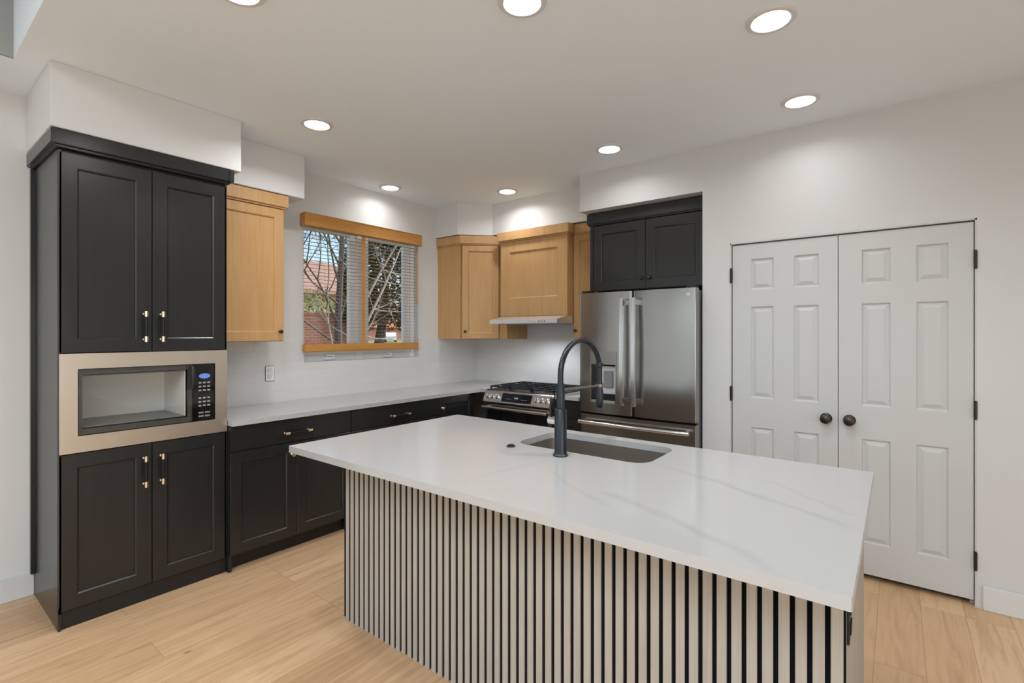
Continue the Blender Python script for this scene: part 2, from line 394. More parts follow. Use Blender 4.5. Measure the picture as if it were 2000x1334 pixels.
b.box(XL-.2, -3.3, YF-.2, YF, 0, H+.62, M_wall); b.box(1.1, XB+.2, YF-.2, YF, 0, H, M_wall)
b.box(-3.3, 1.1, YF-.2, YF, 2.15, H+.62, M_wall); b.box(-3.3, 1.1, YF-.2, YF, 0, .45, M_wall)
struct('wall_front', b)
b = MB(); b.box(.519, 1.383, 3.163, YB, 2.424, H, M_wall, .003); struct('trim_1', b)
b = MB(); b.box(1.383, 1.945, 3.43, YB, 2.424, H, M_wall, .003); struct('trim_2', b)
b = MB(); b.prism([(3.577, YB), (3.577, 3.46), (3.826, 3.215), (3.826, 2.055), (XB, 2.055), (XB, YB)], 2.424, H, M_wall); struct('trim_3', b)
# baseboards
def base(b, x0, x1, y0, y1):
    b.box(x0, x1, y0, y1, 0, .125, M_trim, .004)
b = MB(); base(b, -.45, .552, YB-.015, YB); base(b, -2.65, -1.05, YB-.015, YB); struct('baseboard_back', b)
b = MB(); base(b, XR-.015, XR, YF, -.352); base(b, XR-.015, XR, .915, 1.074); struct('baseboard_right', b)
b = MB(); base(b, XL, XL+.015, YF, 1.6); base(b, XL, XL+.015, 3.0, YB); struct('baseboard_left', b)
# backsplash tile, behind the counters up to the wall cabinets
b = MB()
b.box(1.315, WX0, YB-.008, YB, .914, 1.383, M_tile); b.box(WX0, WX1, YB-.008, YB, .914, WZ0, M_tile); b.box(WX1, 4.209, YB-.008, YB, .914, 1.383, M_tile)
b.box(4.209, XB, 2.06, YB-.008, .914, 1.62, M_tile)
struct('trim_4', b)
# windows of the room behind the camera
def glazing(name, plane, a0, a1, z0, z1, n, at):
    b = MB(); g = MB()
    def bx(bb, u0, u1, w0, w1, t0, t1, m):
        if plane == 'x': bb.box(at+t0, at+t1, u0, u1, w0, w1, m)
        else: bb.box(u0, u1, at+t0, at+t1, w0, w1, m)
    for i in range(n+1):
        c = a0+(a1-a0)*i/n; c = min(max(c, a0+.035), a1-.035); bx(b, c-.035, c+.035, z0, z1, .04, .10, M_vinyl)
    bx(b, a0, a1, z0, z0+.06, .04, .10, M_vinyl); bx(b, a0, a1, z1-.06, z1, .04, .10, M_vinyl)
    o = struct(name, b); bx(g, a0, a1, z0, z1, .065, .07, M_pane); g.build('pane', o)
glazing('window_2', 'x', 1.6, 3.0, .06, 2.25, 2, XL-.14)
glazing('window_3', 'y', -3.3, 1.1, .45, 2.15, 4, YF-.14)
glazing('window_4', 'y', -1.0, -.5, .08, 2.2, 1, YB)
glazing('window_5', 'y', -3.35, -2.7, .08, 2.2, 1, YB)

# ---------------------------------------------------------------- kitchen window, blind
b = MB(); y0, y1 = YB+.055, YB+.13
def wb(b, x0, x1, z0, z1, ya=y0, yb=y1, bev=.004): b.box(x0, x1, ya, yb, z0, z1, M_vinyl, bev)
for xa, xb in ((WX0-.03, WX0+.02), (2.665, 2.735), (WX1-.05, WX1)): wb(b, xa, xb, WZ0, WZ1)
for xa, xb in ((WX0+.02, 2.665), (2.735, WX1-.05)):
    wb(b, xa, xb, WZ0, WZ0+.05, y0+.001); wb(b, xa, xb, WZ1-.05, WZ1, y0+.001)
win = struct('window_1', b)
for x0, x1, l, r in ((2.15, 2.665, .02, .07), (2.735, 3.285, .065, .075)):
    s_ = MB(); ya, yb = YB+.068, YB+.11
    wb(s_, x0, x0+l, WZ0+.05, WZ1-.05, ya, yb); wb(s_, x1-r, x1, WZ0+.05, WZ1-.05, ya, yb)
    wb(s_, x0+l, x1-r, WZ0+.05, WZ0+.10, ya+.001, yb); wb(s_, x0+l, x1-r, WZ1-.10, WZ1-.05, ya+.001, yb)
    so = s_.build('window_sash', win)
    g = MB(); g.box(x0+l-.005, x1-r+.005, YB+.085, YB+.09, WZ0+.095, WZ1-.095, M_pane); g.build('pane', so)
    c = MB(); cx = (x0+x1)/2-.02
    c.box(cx-.05, cx+.05, YB+.025, YB+.066, WZ0+.012, WZ0+.034, M_vinyl, .006)
    c.tube([(cx+.035, YB+.03, WZ0+.03), (cx+.02, YB+.01, WZ0+.05), (cx-.045, YB+.008, WZ0+.052)], [.009, .008, .006], M_vinyl, 8)
    c.build('crank_handle', win)
b = MB(); b.box(WX0+.001, WX1-.001, YB-.006, YB+.053, WZ0+.0005, WZ0+.004, M_trim, .001); struct('trim_5', b)

bl = thing('window_blind', 'raised-open wooden slat blind with honey oak valance over the kitchen window', 'blind', (2.71, 3.735, 2.40))
vx0, vx1 = 2.095, 3.315
b = MB()
prof = [(-.040, -.005), (-.030, -.012), (.0, -.0), (.0, -.0)]
b.prism([(3.690-3.735, -.100), (3.690-3.735, -.012), (3.684-3.735, 0), (3.716-3.735, 0), (3.710-3.735, -.100), (3.704-3.735, -.106)], vx0-2.71, vx1-2.71, M_honey,
        Matrix(((0, 0, 1, 0), (1, 0, 0, 0), (0, 1, 0, 0), (0, 0, 0, 1))))
for x in (vx0-2.71, vx1-2.71-.012): b.box(x, x+.012, -.024, .033, -.103, -.001, M_honey, .001)
b.build('valance', bl)
b = MB(); b.box(vx0+.02-2.71, vx1-.02-2.71, -.020, .026, -.06, -.01, M_vinyl); b.build('headrail', bl)
M_blind = mat('wood_blind_slat', (.36, .27, .21), .5)
b = MB(); n = 32
for i in range(n):
    z = 1.372+i*.0298-2.40
    b.box(vx0+.015-2.71, vx1-.02-2.71, -.011, .011, z-.0009, z+.0009, M_blind)
b.build('slats', bl)
b = MB(); b.box(vx0+.01-2.71, vx1-.015-2.71, -.018, .014, 1.288-2.40, 1.352-2.40, M_honey, .006); b.build('bottom_rail', bl)
b = MB()
for x in (2.66,): b.box(x-2.71-.019, x-2.71+.019, -.0155, -.0135, 1.34-2.40, 2.33-2.40, M_honey)
b.build('ladder_tape', bl)
for x in (2.25, 3.19):
    for yy in (-.0145, .0145):
        b = MB(); b.tube([(x-2.71, yy, 1.34-2.40), (x-2.71, yy, 2.34-2.40)], .0008, M_blind, 5); b.build('ladder_cord', bl)
b = MB(); b.tube([(3.262-2.71, -.024, 2.30-2.40), (3.262-2.71, -.026, 1.72-2.40)], [.004, .0055], M_honey, 8); b.build('wand', bl)

# ---------------------------------------------------------------- cabinet helpers
def pull(door, x, z, y=0, L=.165, horiz=False, name='handle'):
    b = MB()
    def T(p): return (x+p[0], y+p[1], z+p[2])
    ax = (1, 0, 0) if horiz else (0, 0, 1)
    def A(s, dy): return T((ax[0]*s, dy, ax[2]*s))
    h = L/2
    b.tube([A(-h+.02, -.032), A(h-.02, -.032)], .0075, M_blackmetal, 12)
    for s in (-1, 1):
        b.tube([A(s*(h-.030), -.032), A(s*h, -.032)], .0094, M_brass, 14)
        b.tube([A(s*(h-.014), -.032), A(s*(h-.014), .001)], .0055, M_brass, 10)
        b.tube([A(s*(h-.014), -.003), A(s*(h-.014), .001)], .009, M_brass, 12)
    o = b.build(name, door); o['label'] = 'black bar pull with brass ends'; return o
def knob(door, x, z, m, r=.0155, y=0, name='knob'):
    b = MB(); M = Matrix.Translation((x, y, z)) @ Matrix.Rotation(PI/2, 4, 'X')
    b.lathe([(r*.62, 0), (r*.62, .003), (r*.38, .006), (r*.36, .014), (r*.85, .018), (r, .024), (r*.85, .030), (r*.4, .033), (0, .0335)], m, M, 18)
    return b.build(name, door)
def shaker_door(t, x0, x1, z0, z1, m, **k):
    b = MB(); b.shaker(x0, x1, z0, z1, m, **k); return b.build('door', t)
def slab_drawer(t, x0, x1, z0, z1, m):
    b = MB(); b.box(x0, x1, 0, .02, z0, z1, m, .0025); return b.build('drawer', t)
def crown_rect(b, x0, x1, y0, y1, z0, z1, o, m, left=True, right=True, foot=True):
    """mitred crown board round the front and free ends"""
    xl = x0-(o if left else 0); xr = x1+(o if right else 0)
    b.box(xl, xr, y0-o, y1, z0+.012, z1, m, .003)
    if foot: b.box(xl+o*.5*(1 if left else 0), xr-o*.5*(1 if right else 0), y0-o*.5, y1, z0, z0+.014, m, .003)

# ---------------------------------------------------------------- tall black cabinet with built-in microwave
t = thing('tall_cabinet', 'tall black shaker pantry cabinet holding the built-in microwave, at left', 'cabinet', (.55, 3.19, 0))
wd, dp = .762, YB-3.19-.002
b = MB()
b.box(0, .02, .02, dp, .0, 2.335, M_black, .0015); b.box(wd-.02, wd, .02, dp, .0, 2.335, M_black, .0015)
b.box(.02, wd-.02, dp-.012, dp, .09, 2.335, M_black)
for z0, z1 in ((.085, .105), (.83, .85), (1.345, 1.365), (2.315, 2.335)): b.box(.02, wd-.02, .02, dp-.012, z0, z1, M_black)
b.box(0, .012, 0, .03, .0, .115, M_black, .001)
b.box(0.001, .012, 0.0, .024, .083, 2.325, M_black); b.box(wd-.012, wd-.001, 0.0, .024, .083, 2.325, M_black)
b.build('carcass', t)
b = MB(); b.box(0.012, wd-.001, .012, .03, 0, .085, M_toe, .002); b.build('toe_kick', t)
b = MB(); b.box(-.019, 0.0005, dp-.045, dp-.0155, .126, 2.335, M_black, .002); b.build('scribe_moulding', t)
b = MB(); crown_rect(b, 0, wd, 0, dp, 2.337, 2.42, .03, M_black, right=False)
b.box(wd+.0005, wd+.03, -.03, .235, 2.349, 2.42, M_black, .003); b.box(wd+.0005, wd+.015, -.015, .235, 2.337, 2.350, M_black, .003); b.build('crown', t)
mid = .383
for z0, z1, hz in ((.088, .848, .703), (1.343, 2.32, 1.476)):
    for x0, x1, hx in ((.003, mid-.0015, .347), (mid+.0015, wd-.003, .425)):
        d = shaker_door(t, x0, x1, z0, z1, M_black, rail=.068); pull(d, hx, hz)

# microwave (sits in the opening of the tall cabinet)
t = thing('microwave', 'built-in black glass microwave with a warm stainless trim kit', 'microwave', (.553, 3.186, .853))
mw, mh = .756, .487
gx0, gx1, gz0, gz1 = .068, .690, .080, .411
b = MB()
slab_hole(b, rrect(0, mw, 0, mh, .004, 3), rrect(gx0, gx1, gz0, gz1, .003, 2), -.006, .012, M_trimsteel)
bmesh.ops.transform(b.bm, matrix=Matrix(((1, 0, 0, 0), (0, 0, 1, 0), (0, 1, 0, 0), (0, 0, 0, 1))), verts=b.bm.verts); bmesh.ops.recalc_face_normals(b.bm, faces=b.bm.faces)
b.build('trim_frame', t)
cx0, cx1, cz0, cz1 = gx0+.035, gx0+.43, gz0+.05, gz1-.045
b = MB()                                                   # oven body: outer case, cavity, dark front surround
X0, X1, Z0, Z1, D = gx0+.005, gx1-.005, gz0+.005, gz1-.005, .40
b.box(X0, X0+.004, .03, D+.02, Z0, Z1, M_dark); b.box(X1-.004, X1, .03, D+.02, Z0, Z1, M_dark)
b.box(X0, X1, .03, D+.02, Z0, Z0+.004, M_dark); b.box(X0, X1, .03, D+.02, Z1-.004, Z1, M_dark); b.box(X0, X1, D+.016, D+.02, Z0, Z1, M_dark)
b.build('oven_body', t)
b = MB()
cx1 = gx0+.475
b.box(X0+.012, X0+.016, .03, .36, Z0+.03, Z1-.03, M_grey); b.box(cx1, cx1+.004, .03, .36, Z0+.03, Z1-.03, M_cav)
b.box(X0+.012, cx1, .355, .36, Z0+.03, Z1-.03, M_cav); b.box(X0+.012, cx1, .03, .36, Z1-.034, Z1-.03, M_grey); b.box(X0+.012, cx1, .03, .36, Z0+.03, Z0+.034, M_grey)
b.build('cavity', t)
dx1 = gx0+.505
b = MB()
b.box(gx0+.004, dx1, .0, .006, gz0+.004, gz1-.004, M_mwglass)
d = b.build('door', t)
b = MB()
for q in ((gx0+.002, gx0+.02, gz0+.003, gz1-.003), (dx1-.02, dx1, gz0+.003, gz1-.003), (gx0+.02, dx1-.02, gz0+.003, gz0+.03), (gx0+.02, dx1-.02, gz1-.03, gz1-.003)):
    b.box(q[0], q[1], .007, .022, q[2], q[3], M_mwframe)
b.build('door_frame', d)
b = MB()
b.box(dx1+.001, gx1-.003, .0, .03, gz0+.003, gz1-.003, M_blackglass, .002)
pn = b.build('control_panel', t)
b = MB(); cx = (dx1+gx1)/2+.004
b.lathe([(0, 0), (.030, 0), (.028, .004), (0, .005)], M_lcd, Matrix.Translation((cx, -.0002, gz1-.072)) @ Matrix.Diagonal((1, 1, .5, 1)) @ Matrix.Rotation(PI/2, 4, 'X'), 28)
for i, wdt in enumerate((.006, .006, .006, .006)):
    b.box(cx-.016+i*.009, cx-.016+i*.009+.005, -.0035, -.0028, gz1-.077, gz1-.067, M_lcdtxt)
b.build('display', pn)
for rows in ((0, 1, 2), (4, 5, 6)):
    b = MB()
    for r_ in rows:
        for c_ in range(3): b.box(cx-.032+c_*.023, cx-.032+c_*.023+.015, -.0008, .001, gz1-.115-r_*.022, gz1-.115-r_*.022+.009, M_key, .0003)
    b.build('keypad', pn)
for r_ in range(2):
    for c_ in range(2):
        b = MB(); b.box(cx-.032+c_*.034, cx-.032+c_*.034+.027, -.0006, .001, gz0+.035+r_*.02-.012, gz0+.035+r_*.02-.003, M_grey, .0003); b.build('button', pn)
b = MB()
b.tube([(dx1-.008, -.028, gz1-.135), (dx1-.008, -.032, gz1-.10), (dx1-.008, -.034, gz1-.07), (dx1-.008, -.032, gz1-.04), (dx1-.008, -.028, gz1-.012)], [.009, .012, .013, .012, .009], M_dark, 12)
for z in (gz1-.128, gz1-.02): b.tube([(dx1-.008, -.028, z), (dx1-.008, .001, z)], .007, M_dark, 10)
b.build('handle', d)

# ---------------------------------------------------------------- left maple wall cabinet
def wall_cab_knob(t, door, x, z): return knob(door, x, z, M_knob, .014)
t = thing('wall_cabinet', 'maple wall cabinet between the tall black cabinet and the window', 'cabinet', (1.314, 3.45, 0))
wd, dp = .488, YB-3.45
b = MB(); b.box(0, wd, .0215, dp, 1.383, 2.33, M_oak, .0015); b.build('carcass', t)
d = shaker_door(t, .003, wd-.003, 1.386, 2.318, M_oak, rail=.062); wall_cab_knob(t, d, wd-.034, 1.452)
b = MB(); crown_rect(b, 0, wd, 0, dp, 2.32, 2.415, .022, M_oak, left=False); b.build('crown', t)

# ---------------------------------------------------------------- black base cabinets along the window wall
def base_cab(loc, w, label, doors=2, depth=None, knobs=True, rz=0, drawer=True, drawer_pull=True, dp=.60, face_only_door=False):
    t = thing('base_cabinet', label, 'cabinet', loc, rz)
    b = MB()
    b.box(0, .018, .0215, dp, .0, .884, M_black); b.box(w-.018, w, .0215, dp, 0, .884, M_black)
    b.box(.018, w-.018, dp-.01, dp, .1, .884, M_black); b.box(.018, w-.018, .0215, dp-.01, .1, .118, M_black)
    b.box(.018, w-.018, .0215, .10, .866, .884, M_black); b.box(.018, w-.018, dp-.1, dp-.01, .866, .884, M_black)
    b.box(.018, w-.018, .0215, .04, .715, .735, M_black)
    b.build('carcass', t)
    b = MB(); b.box(.018, w-.018, .075, .09, .0, .1, M_toe); b.build('toe_kick', t)
    dz = .725
    if drawer:
        d = slab_drawer(t, .002, w-.002, dz, .878, M_black)
        if drawer_pull: pull(d, w/2, .79, L=.185, horiz=True)
    else: dz = .881
    n = doors
    for i in range(n):
        x0 = .002+i*(w-.002)/n; x1 = (i+1)*(w-.002)/n-.001
        d = shaker_door(t, x0, x1, .105, dz-.004, M_black, rail=.062)
        if knobs:
            kx = x1-.030 if i == 0 and n > 1 else x0+.030
            o = knob(d, kx, dz-.004-.075 if drawer else .785, M_brass, .0155); o['label'] = 'brass knob'
    return t
base_cab((1.3135, 3.15, 0), .832, 'black base cabinet beside the tall cabinet, drawer above two shaker doors')
base_cab((2.1465, 3.15, 0), .884, 'black base cabinet under the kitchen window, second from the tall cabinet')
base_cab((3.0315, 3.15, 0), .45, 'black corner base cabinet with brass knob, left of the range', doors=1, drawer=False)
# corner filler beside the range
b = MB(); b.box(3.4825, 3.50, 3.165, 3.60, 0, .884, M_black); o = b.build('corner_filler'); tag(o, 'narrow black filler panel between corner cabinet and range', 'panel')
base_cab((3.575, 2.285, 0), .225, 'narrow black base cabinet between the range and the refrigerator', doors=1, rz=FR, knobs=False, drawer_pull=False, dp=.60)

# ---------------------------------------------------------------- perimeter counters
b = MB(); b.prism([(1.314, 3.122), (3.545, 3.122), (3.545, 3.054), (XB-.008, 3.054), (XB-.008, YB-.008), (1.314, YB-.008)], .884, .914, M_quartz)
tag(b.build('countertop'), 'white quartz counter along the window wall, over the black base cabinets', 'countertop')
b = MB(); b.box(3.545, XB-.008, 2.058, 2.287, .884, .914, M_quartz, .002)
tag(b.build('countertop'), 'small white quartz counter piece between range and refrigerator', 'countertop')

# ---------------------------------------------------------------- corner and range wall cabinets
t = thing('corner_wall_cabinet', 'angled maple corner wall cabinet right of the window', 'cabinet', (3.607, 3.44, 0))
A, Bp = Vector((3.607, 3.44)), Vector((3.88, 3.16)); dd = (Bp-A); Ld = dd.length; ang = math.atan2(dd.y, dd.x)
nx, ny = -math.sin(ang), math.cos(ang)     # into the cabinet
if nx < 0: nx, ny = -nx, -ny
A2, B2 = A+Vector((nx, ny))*.021, Bp+Vector((nx, ny))*.021
loc = lambda p: (p[0]-3.607, p[1]-3.44)
b = MB(); b.prism([loc(p) for p in ((3.607, YB-.001), (3.607, 3.45), (A2.x+.004, A2.y), (B2.x, B2.y), (3.89, 3.16), (XB-.001, 3.16), (XB-.001, YB-.001))], 1.383, 2.335, M_oak); b.build('carcass', t)
b = MB(); b.shaker(.012, Ld-.012, 1.386, 2.322, M_oak, rail=.058)
d = b.build('door', t); d.rotation_euler = (0, 0, ang)
wall_cab_knob(t, d, .04, 1.458)
b = MB()
for z0, z1, o_ in ((2.337, 2.415, .022), (2.325, 2.339, .011)):
    k = o_*.414
    b.prism([loc(p) for p in ((3.607-o_, YB-.001), (3.607-o_, 3.44-k), (3.88-o_, 3.16+.0), (XB-.001, 3.16), (XB-.001, YB-.001))], z0, z1, M_oak)
b.build('crown', t)

t = thing('wall_cabinet', 'slim maple wall cabinet strip between the corner cabinet and the range hood', 'cabinet', (3.88, 3.159, 0), FR)
b = MB(); b.box(0, .0975, .0, XB-3.88-.001, 1.383, 2.335, M_oak, .0015); b.build('carcass', t)
b = MB(); b.box(.004, .0935, -.006, .0, 1.386, 2.322, M_oak, .002); b.build('face_panel', t)

t = thing('hood_cabinet', 'maple cabinet above the stainless range hood, standing proud of its neighbours', 'cabinet', (3.77, 3.06, 0), FR)
wd, dp = .756, XB-3.77-.001
b = MB(); b.box(0, wd, .0205, dp, 1.60, 2.335, M_oak, .0015); b.build('carcass', t)
b = MB(); b.shaker(0, wd, 1.60, 2.325, M_oak, rail=.105, t=.02, bottom=.175); b.build('face_panel', t)
b = MB(); crown_rect(b, 0, wd, 0, .30, 2.32, 2.415, .030, M_oak); b.build('crown', t)

t = thing('wall_cabinet', 'narrow maple wall cabinet between the hood cabinet and the refrigerator', 'cabinet', (3.87, 2.302, 0), FR)
wd, dp = .245, XB-3.87-.001
b = MB(); b.box(0, wd, .0215, dp, 1.383, 2.335, M_oak, .0015); b.build('carcass', t)
d = shaker_door(t, .003, wd-.003, 1.386, 2.322, M_oak, rail=.055); wall_cab_knob(t, d, .03, 1.465)
b = MB(); crown_rect(b, .001, wd, 0, dp, 2.32, 2.415, .022, M_oak, left=False, right=False); b.build('crown', t)

t = thing('fridge_top_cabinet', 'black shaker cabinet above the refrigerator in the wall recess', 'cabinet', (3.655, 2.036, 0), FR)
wd, dp = .958, XB-3.655-.001
b = MB(); b.box(.022, wd, .0215, dp, 1.785, 2.335, M_black, .0015); b.box(.022, .05, 0, .0215, 1.785, 2.33, M_black, .002); b.build('carcass', t)
for x0, x1, kx in ((.0525, .500, .465), (.503, wd-.004, .535)):
    d = shaker_door(t, x0, x1, 1.788, 2.322, M_black, rail=.072); knob(d, kx, 1.868, M_knob, .0155)
b = MB(); b.box(0.002, wd, -.020, .30, 2.335, 2.42, M_black, .003); b.box(.012, wd, -.010, .30, 2.325, 2.338, M_black, .002); b.build('crown', t)

# ---------------------------------------------------------------- range hood
t = thing('range_hood', 'slim stainless under-cabinet range hood below the maple hood cabinet', 'range hood', (3.60, 3.06, 1.53), FR)
wd = .757
b = MB()
b.prism([(0, .0), (0, .034), (.168, .069), (.52, .069), (.52, .0)], .0, wd, M_hood, Matrix(((0, 0, 1, 0), (1, 0, 0, 0), (0, 1, 0, 0), (0, 0, 0, 1))))
b.build('canopy', t)
b = MB()
for x in (.05, .39): b.box(x, x+.31, .10, .46, -.004, .002, M_grey, .001)
b.build('filter', t)
b = MB()
for i in range(3): b.box(.56+i*.03, .575+i*.03, -.002, .003, .010, .022, M_grey, .001)
b.build('switch', t)
for x in (.38,):  # lamp added under the hood to brighten the backsplash
    b = MB(); b.lathe([(.026, .0), (.026, -.002), (.020, -.003), (0, -.003)], M_hlens, Matrix.Translation((x, .20, .0)), 20); lo_ = b.build('added_lamp', t)
    l = bpy.data.lights.new('added_hood_lamp', 'SPOT'); l.energy = 13.0; l.spot_size = R(150); l.spot_blend = .6; l.shadow_soft_size = .025; l.color = (.92, .95, 1)
    lo = bpy.data.objects.new('added_hood_light', l); COL.objects.link(lo); lo.parent = lo_; lo.location = (x, .20, -.012)

# ---------------------------------------------------------------- refrigerator
t = thing('refrigerator', 'stainless french-door refrigerator in the recess beside the pantry doors', 'refrigerator', (3.45, 2.004, 0), FR)
fw = .918
b = MB(); b.box(.006, fw-.006, .075, .74, .02, 1.745, M_grey, .004); b.box(.02, fw-.02, .055, .08, .03, 1.73, M_rubber); b.build('case', t)
def arc(x, lo, hi, bulge=.012): 
    u = (x-lo)/(hi-lo)*2-1
    e = min(x-lo, hi-x); rnd = .016; k = 0
    if e < rnd: k = rnd-math.sqrt(max(0, rnd**2-(rnd-e)**2))
    return bulge*u*u + k*.8
def fdoor(b, lo, hi, a, c, z0, z1, m=M_steel):
    xs = sorted({a, c} | {lo+(hi-lo)*i/40 for i in range(41)} | {lo+.016*(1-math.cos(i*PI/12)) for i in range(7)} | {hi-.016*(1-math.cos(i*PI/12)) for i in range(7)})
    xs = [x for x in xs if a-1e-9 <= x <= c+1e-9]
    b.prism([(x, arc(x, lo, hi)) for x in xs] + [(c, .065), (a, .065)], z0, z1, m)
z0, z1 = .822, 1.755
L0, L1, R0, R1 = 0, .449, .456, fw
qx0, qx1, qz0, qz1 = .104, .332, .905, 1.300
b = MB()
fdoor(b, L0, L1, L0, qx0, z0, z1); fdoor(b, L0, L1, qx1, L1, z0, z1); fdoor(b, L0, L1, qx0, qx1, z0, qz0); fdoor(b, L0, L1, qx0, qx1, qz1, z1)
dl = b.build('door', t)
b = MB()
b.box(qx0, qx1, -.002, .02, 1.20, qz1, M_steel, .003)                    # control fascia
b.box(qx0, qx0+.012, -.003, .02, qz0, 1.20, M_steel, .002); b.box(qx1-.012, qx1, -.003, .02, qz0, 1.20, M_steel, .002)
b.box(qx0, qx1, .058, .0645, qz0, 1.20, M_dark)
b.box(qx0, qx0+.05, .010, .06, qz0+.03, 1.20, M_dark, .002); b.box(qx1-.016, qx1-.010, .01, .06, qz0+.03, 1.20, M_grey)
b.box(qx0+.05, qx1-.02, .045, .058, .97, 1.185, M_lightgrey, .004)
b.box(qx0+.10, qx1-.05, .030, .046, 1.02, 1.15, M_grey, .004)
b.box(qx0+.012, qx1-.012, -.010, .058, qz0, qz0+.022, M_steelh, .004)
b.build('water_dispenser', dl)
b = MB(); fdoor(b, R0, R1, R0, R1, z0, z1); dr = b.build('door', t)
b = MB(); b.lathe([(0, 0), (.017, 0), (.016, .002), (.011, .0025), (.011, .0035), (0, .0038)], M_steelh, Matrix.Translation((.859, .0095, 1.712)) @ Matrix.Rotation(PI/2, 4, 'X'), 24); b.build('badge', dr)
for dob, hx in ((dl, .396), (dr, .488)):
    b = MB(); pts = []
    for i in range(15):
        q = i/14; z = .905+q*(1.70-.905); y = -.052-.014*math.sin(q*PI); pts.append((hx, y, z))
    # flat bowed bar
    vs = []
    for (x, y, z) in pts: vs.append([b.bm.verts.new(c) for c in ((x-.017, y+.004, z), (x-.012, y-.009, z), (x+.012, y-.009, z), (x+.017, y+.004, z), (x+.010, y+.012, z), (x-.010, y+.012, z))])
    fs = []
    for a, c in zip(vs, vs[1:]):
        for k in range(6): fs.append(b.bm.faces.new((a[k], a[(k+1) % 6], c[(k+1) % 6], c[k])))
    fs += [b.bm.faces.new(vs[0][::-1]), b.bm.faces.new(vs[-1])]
    b._fin(fs, M_steelh); bmesh.ops.recalc_face_normals(b.bm, faces=fs)
    for z in (.935, 1.67): b.box(hx-.011, hx+.011, -.05, .014, z-.02, z+.02, M_steelh, .004)
    b.build('handle', dob)
for z0_, z1_ in ((.455, .806), (.075, .440)):
    b = MB(); fdoor(b, 0, fw, 0, fw, z0_, z1_); d = b.build('freezer_drawer', t)
    b = MB(); zc = z1_-.055
    b.tube([(.03, -.05, zc), (.25, -.058, zc), (.459, -.060, zc), (.668, -.058, zc), (.888, -.05, zc)], .015, M_steelh, 14)
    for x in (.055, .863): b.box(x-.013, x+.013, -.045, .010, zc-.012, zc+.012, M_steelh, .003)
    b.build('handle', d)
for x in (.045, fw-.045):
    b = MB(); b.box(x-.03, x+.03, .02, .12, 1.757, 1.775, M_dark, .004); b.build('hinge_cover', t)
for x in (.06, fw-.06):
    for y in (.10, .66):
        b = MB(); b.lathe([(.025, 0), (.025, .02), (.015, .03)], M_dark, Matrix.Translation((x, y, 0)), 12); b.build('foot', t)

# ---------------------------------------------------------------- gas range
t = thing('gas_range', 'stainless slide-in gas range with black grates, under the hood', 'range', (3.50, 3.05, 0), FR)
wd = .758
SX = Matrix(((0, 0, 1, 0), (1, 0, 0, 0), (0, 1, 0, 0), (0, 0, 0, 1)))
b = MB(); b.box(.002, wd-.002, .06, .66, .02, .885, M_grey, .003); b.box(.004, wd-.004, .04, .07, .10, .80, M_rubber); b.build('body', t)
b = MB()
b.prism([(-.012, .812), (.004, .800), (.07, .800), (.07, .900), (.045, .912), (.03, .905)], 0, wd, M_rsteel, SX)
cp = b.build('control_panel', t)
nrm = Vector((0, -.093, .042)).normalized(); 
import mathutils
def on_panel(x, q):     # q 0..1 up the sloped face
    return Vector((x, -.012+.042*q, .812+.093*q)) + Vector((0, -.911, .412))*.0005
rotp = Matrix.Rotation(math.atan2(.911, .412), 4, 'X')
for i, x in enumerate((.055, .108, .161, .597, .650, .703)):
    b = MB(); p = on_panel(x, .52)
    b.lathe([(.023, 0), (.023, .004), (.017, .008), (.0165, .026), (.014, .030), (0, .030)], M_steelh, Matrix.Translation(p) @ rotp, 18)
    b.box(-.003, .003, -.016, .016, .029, .035, M_steelh, .001, Matrix.Translation(p) @ rotp)
    b.build('knob', cp)
b = MB(); b.box(-.165, .165, -.040, .040, -.001, .002, M_blackglass, .0005, Matrix.Translation(on_panel(wd/2, .52)) @ rotp)
for i in range(4): b.box(-.022+i*.011, -.022+i*.011+.007, -.007, .007, .0021, .0026, M_lightgrey, 0, Matrix.Translation(on_panel(wd/2, .52)) @ rotp)
for s in (-1, 1):
    for i in range(4): b.box(s*.085-.03+i*.018, s*.085-.03+i*.018+.009, -.014, -.010, .0021, .0026, M_key, 0, Matrix.Translation(on_panel(wd/2, .52)) @ rotp)
b.build('display', cp)
b = MB(); b.box(.003, wd-.003, .006, .045, .225, .790, M_steel, .004); b.box(.045, wd-.045, .002, .010, .27, .745, M_blackglass, .002)
d = b.build('oven_door', t)
b = MB(); b.tube([(.02, -.045, .762), (wd-.02, -.045, .762)], .0135, M_steelh, 14)
for x in (.045, wd-.045): b.tube([(x, -.045, .762), (x, .010, .762)], .010, M_steelh, 10)
b.build('handle', d)
b = MB(); b.box(.003, wd-.003, .008, .05, .09, .218, M_steel, .004); b.build('drawer', t)
b = MB(); b.box(.02, wd-.02, .08, .10, 0, .1, M_toe); b.build('toe_kick', t)
b = MB(); b.box(0.001, wd-.001, .045, .665, .900, .917, M_iron, .004); b.box(0.001, wd-.001, .600, .668, .917, .930, M_steel, .003); b.build('cooktop', t)
for i in range(3):
    x0 = .022+i*.24; x1 = x0+.234
    b = MB(); z = .944
    for y in (.075, .33, .585): b.box(x0, x1, y-.006, y+.006, z-.008, z+.006, M_iron, .003)
    for x in (x0, (x0+x1)/2-.006, x1-.012): b.box(x, x+.012, .069, .591, z-.008, z+.006, M_iron, .003)
    for y in (.20, .46):
        b.box(x0+.02, x1-.02, y-.005, y+.005, z-.006, z+.007, M_iron, .003)
    for x in (x0+.006, x1-.006):
        for y in (.08, .58): b.box(x-.006, x+.006, y-.006, y+.006, .917, z, M_iron)
    b.build('grate', t)
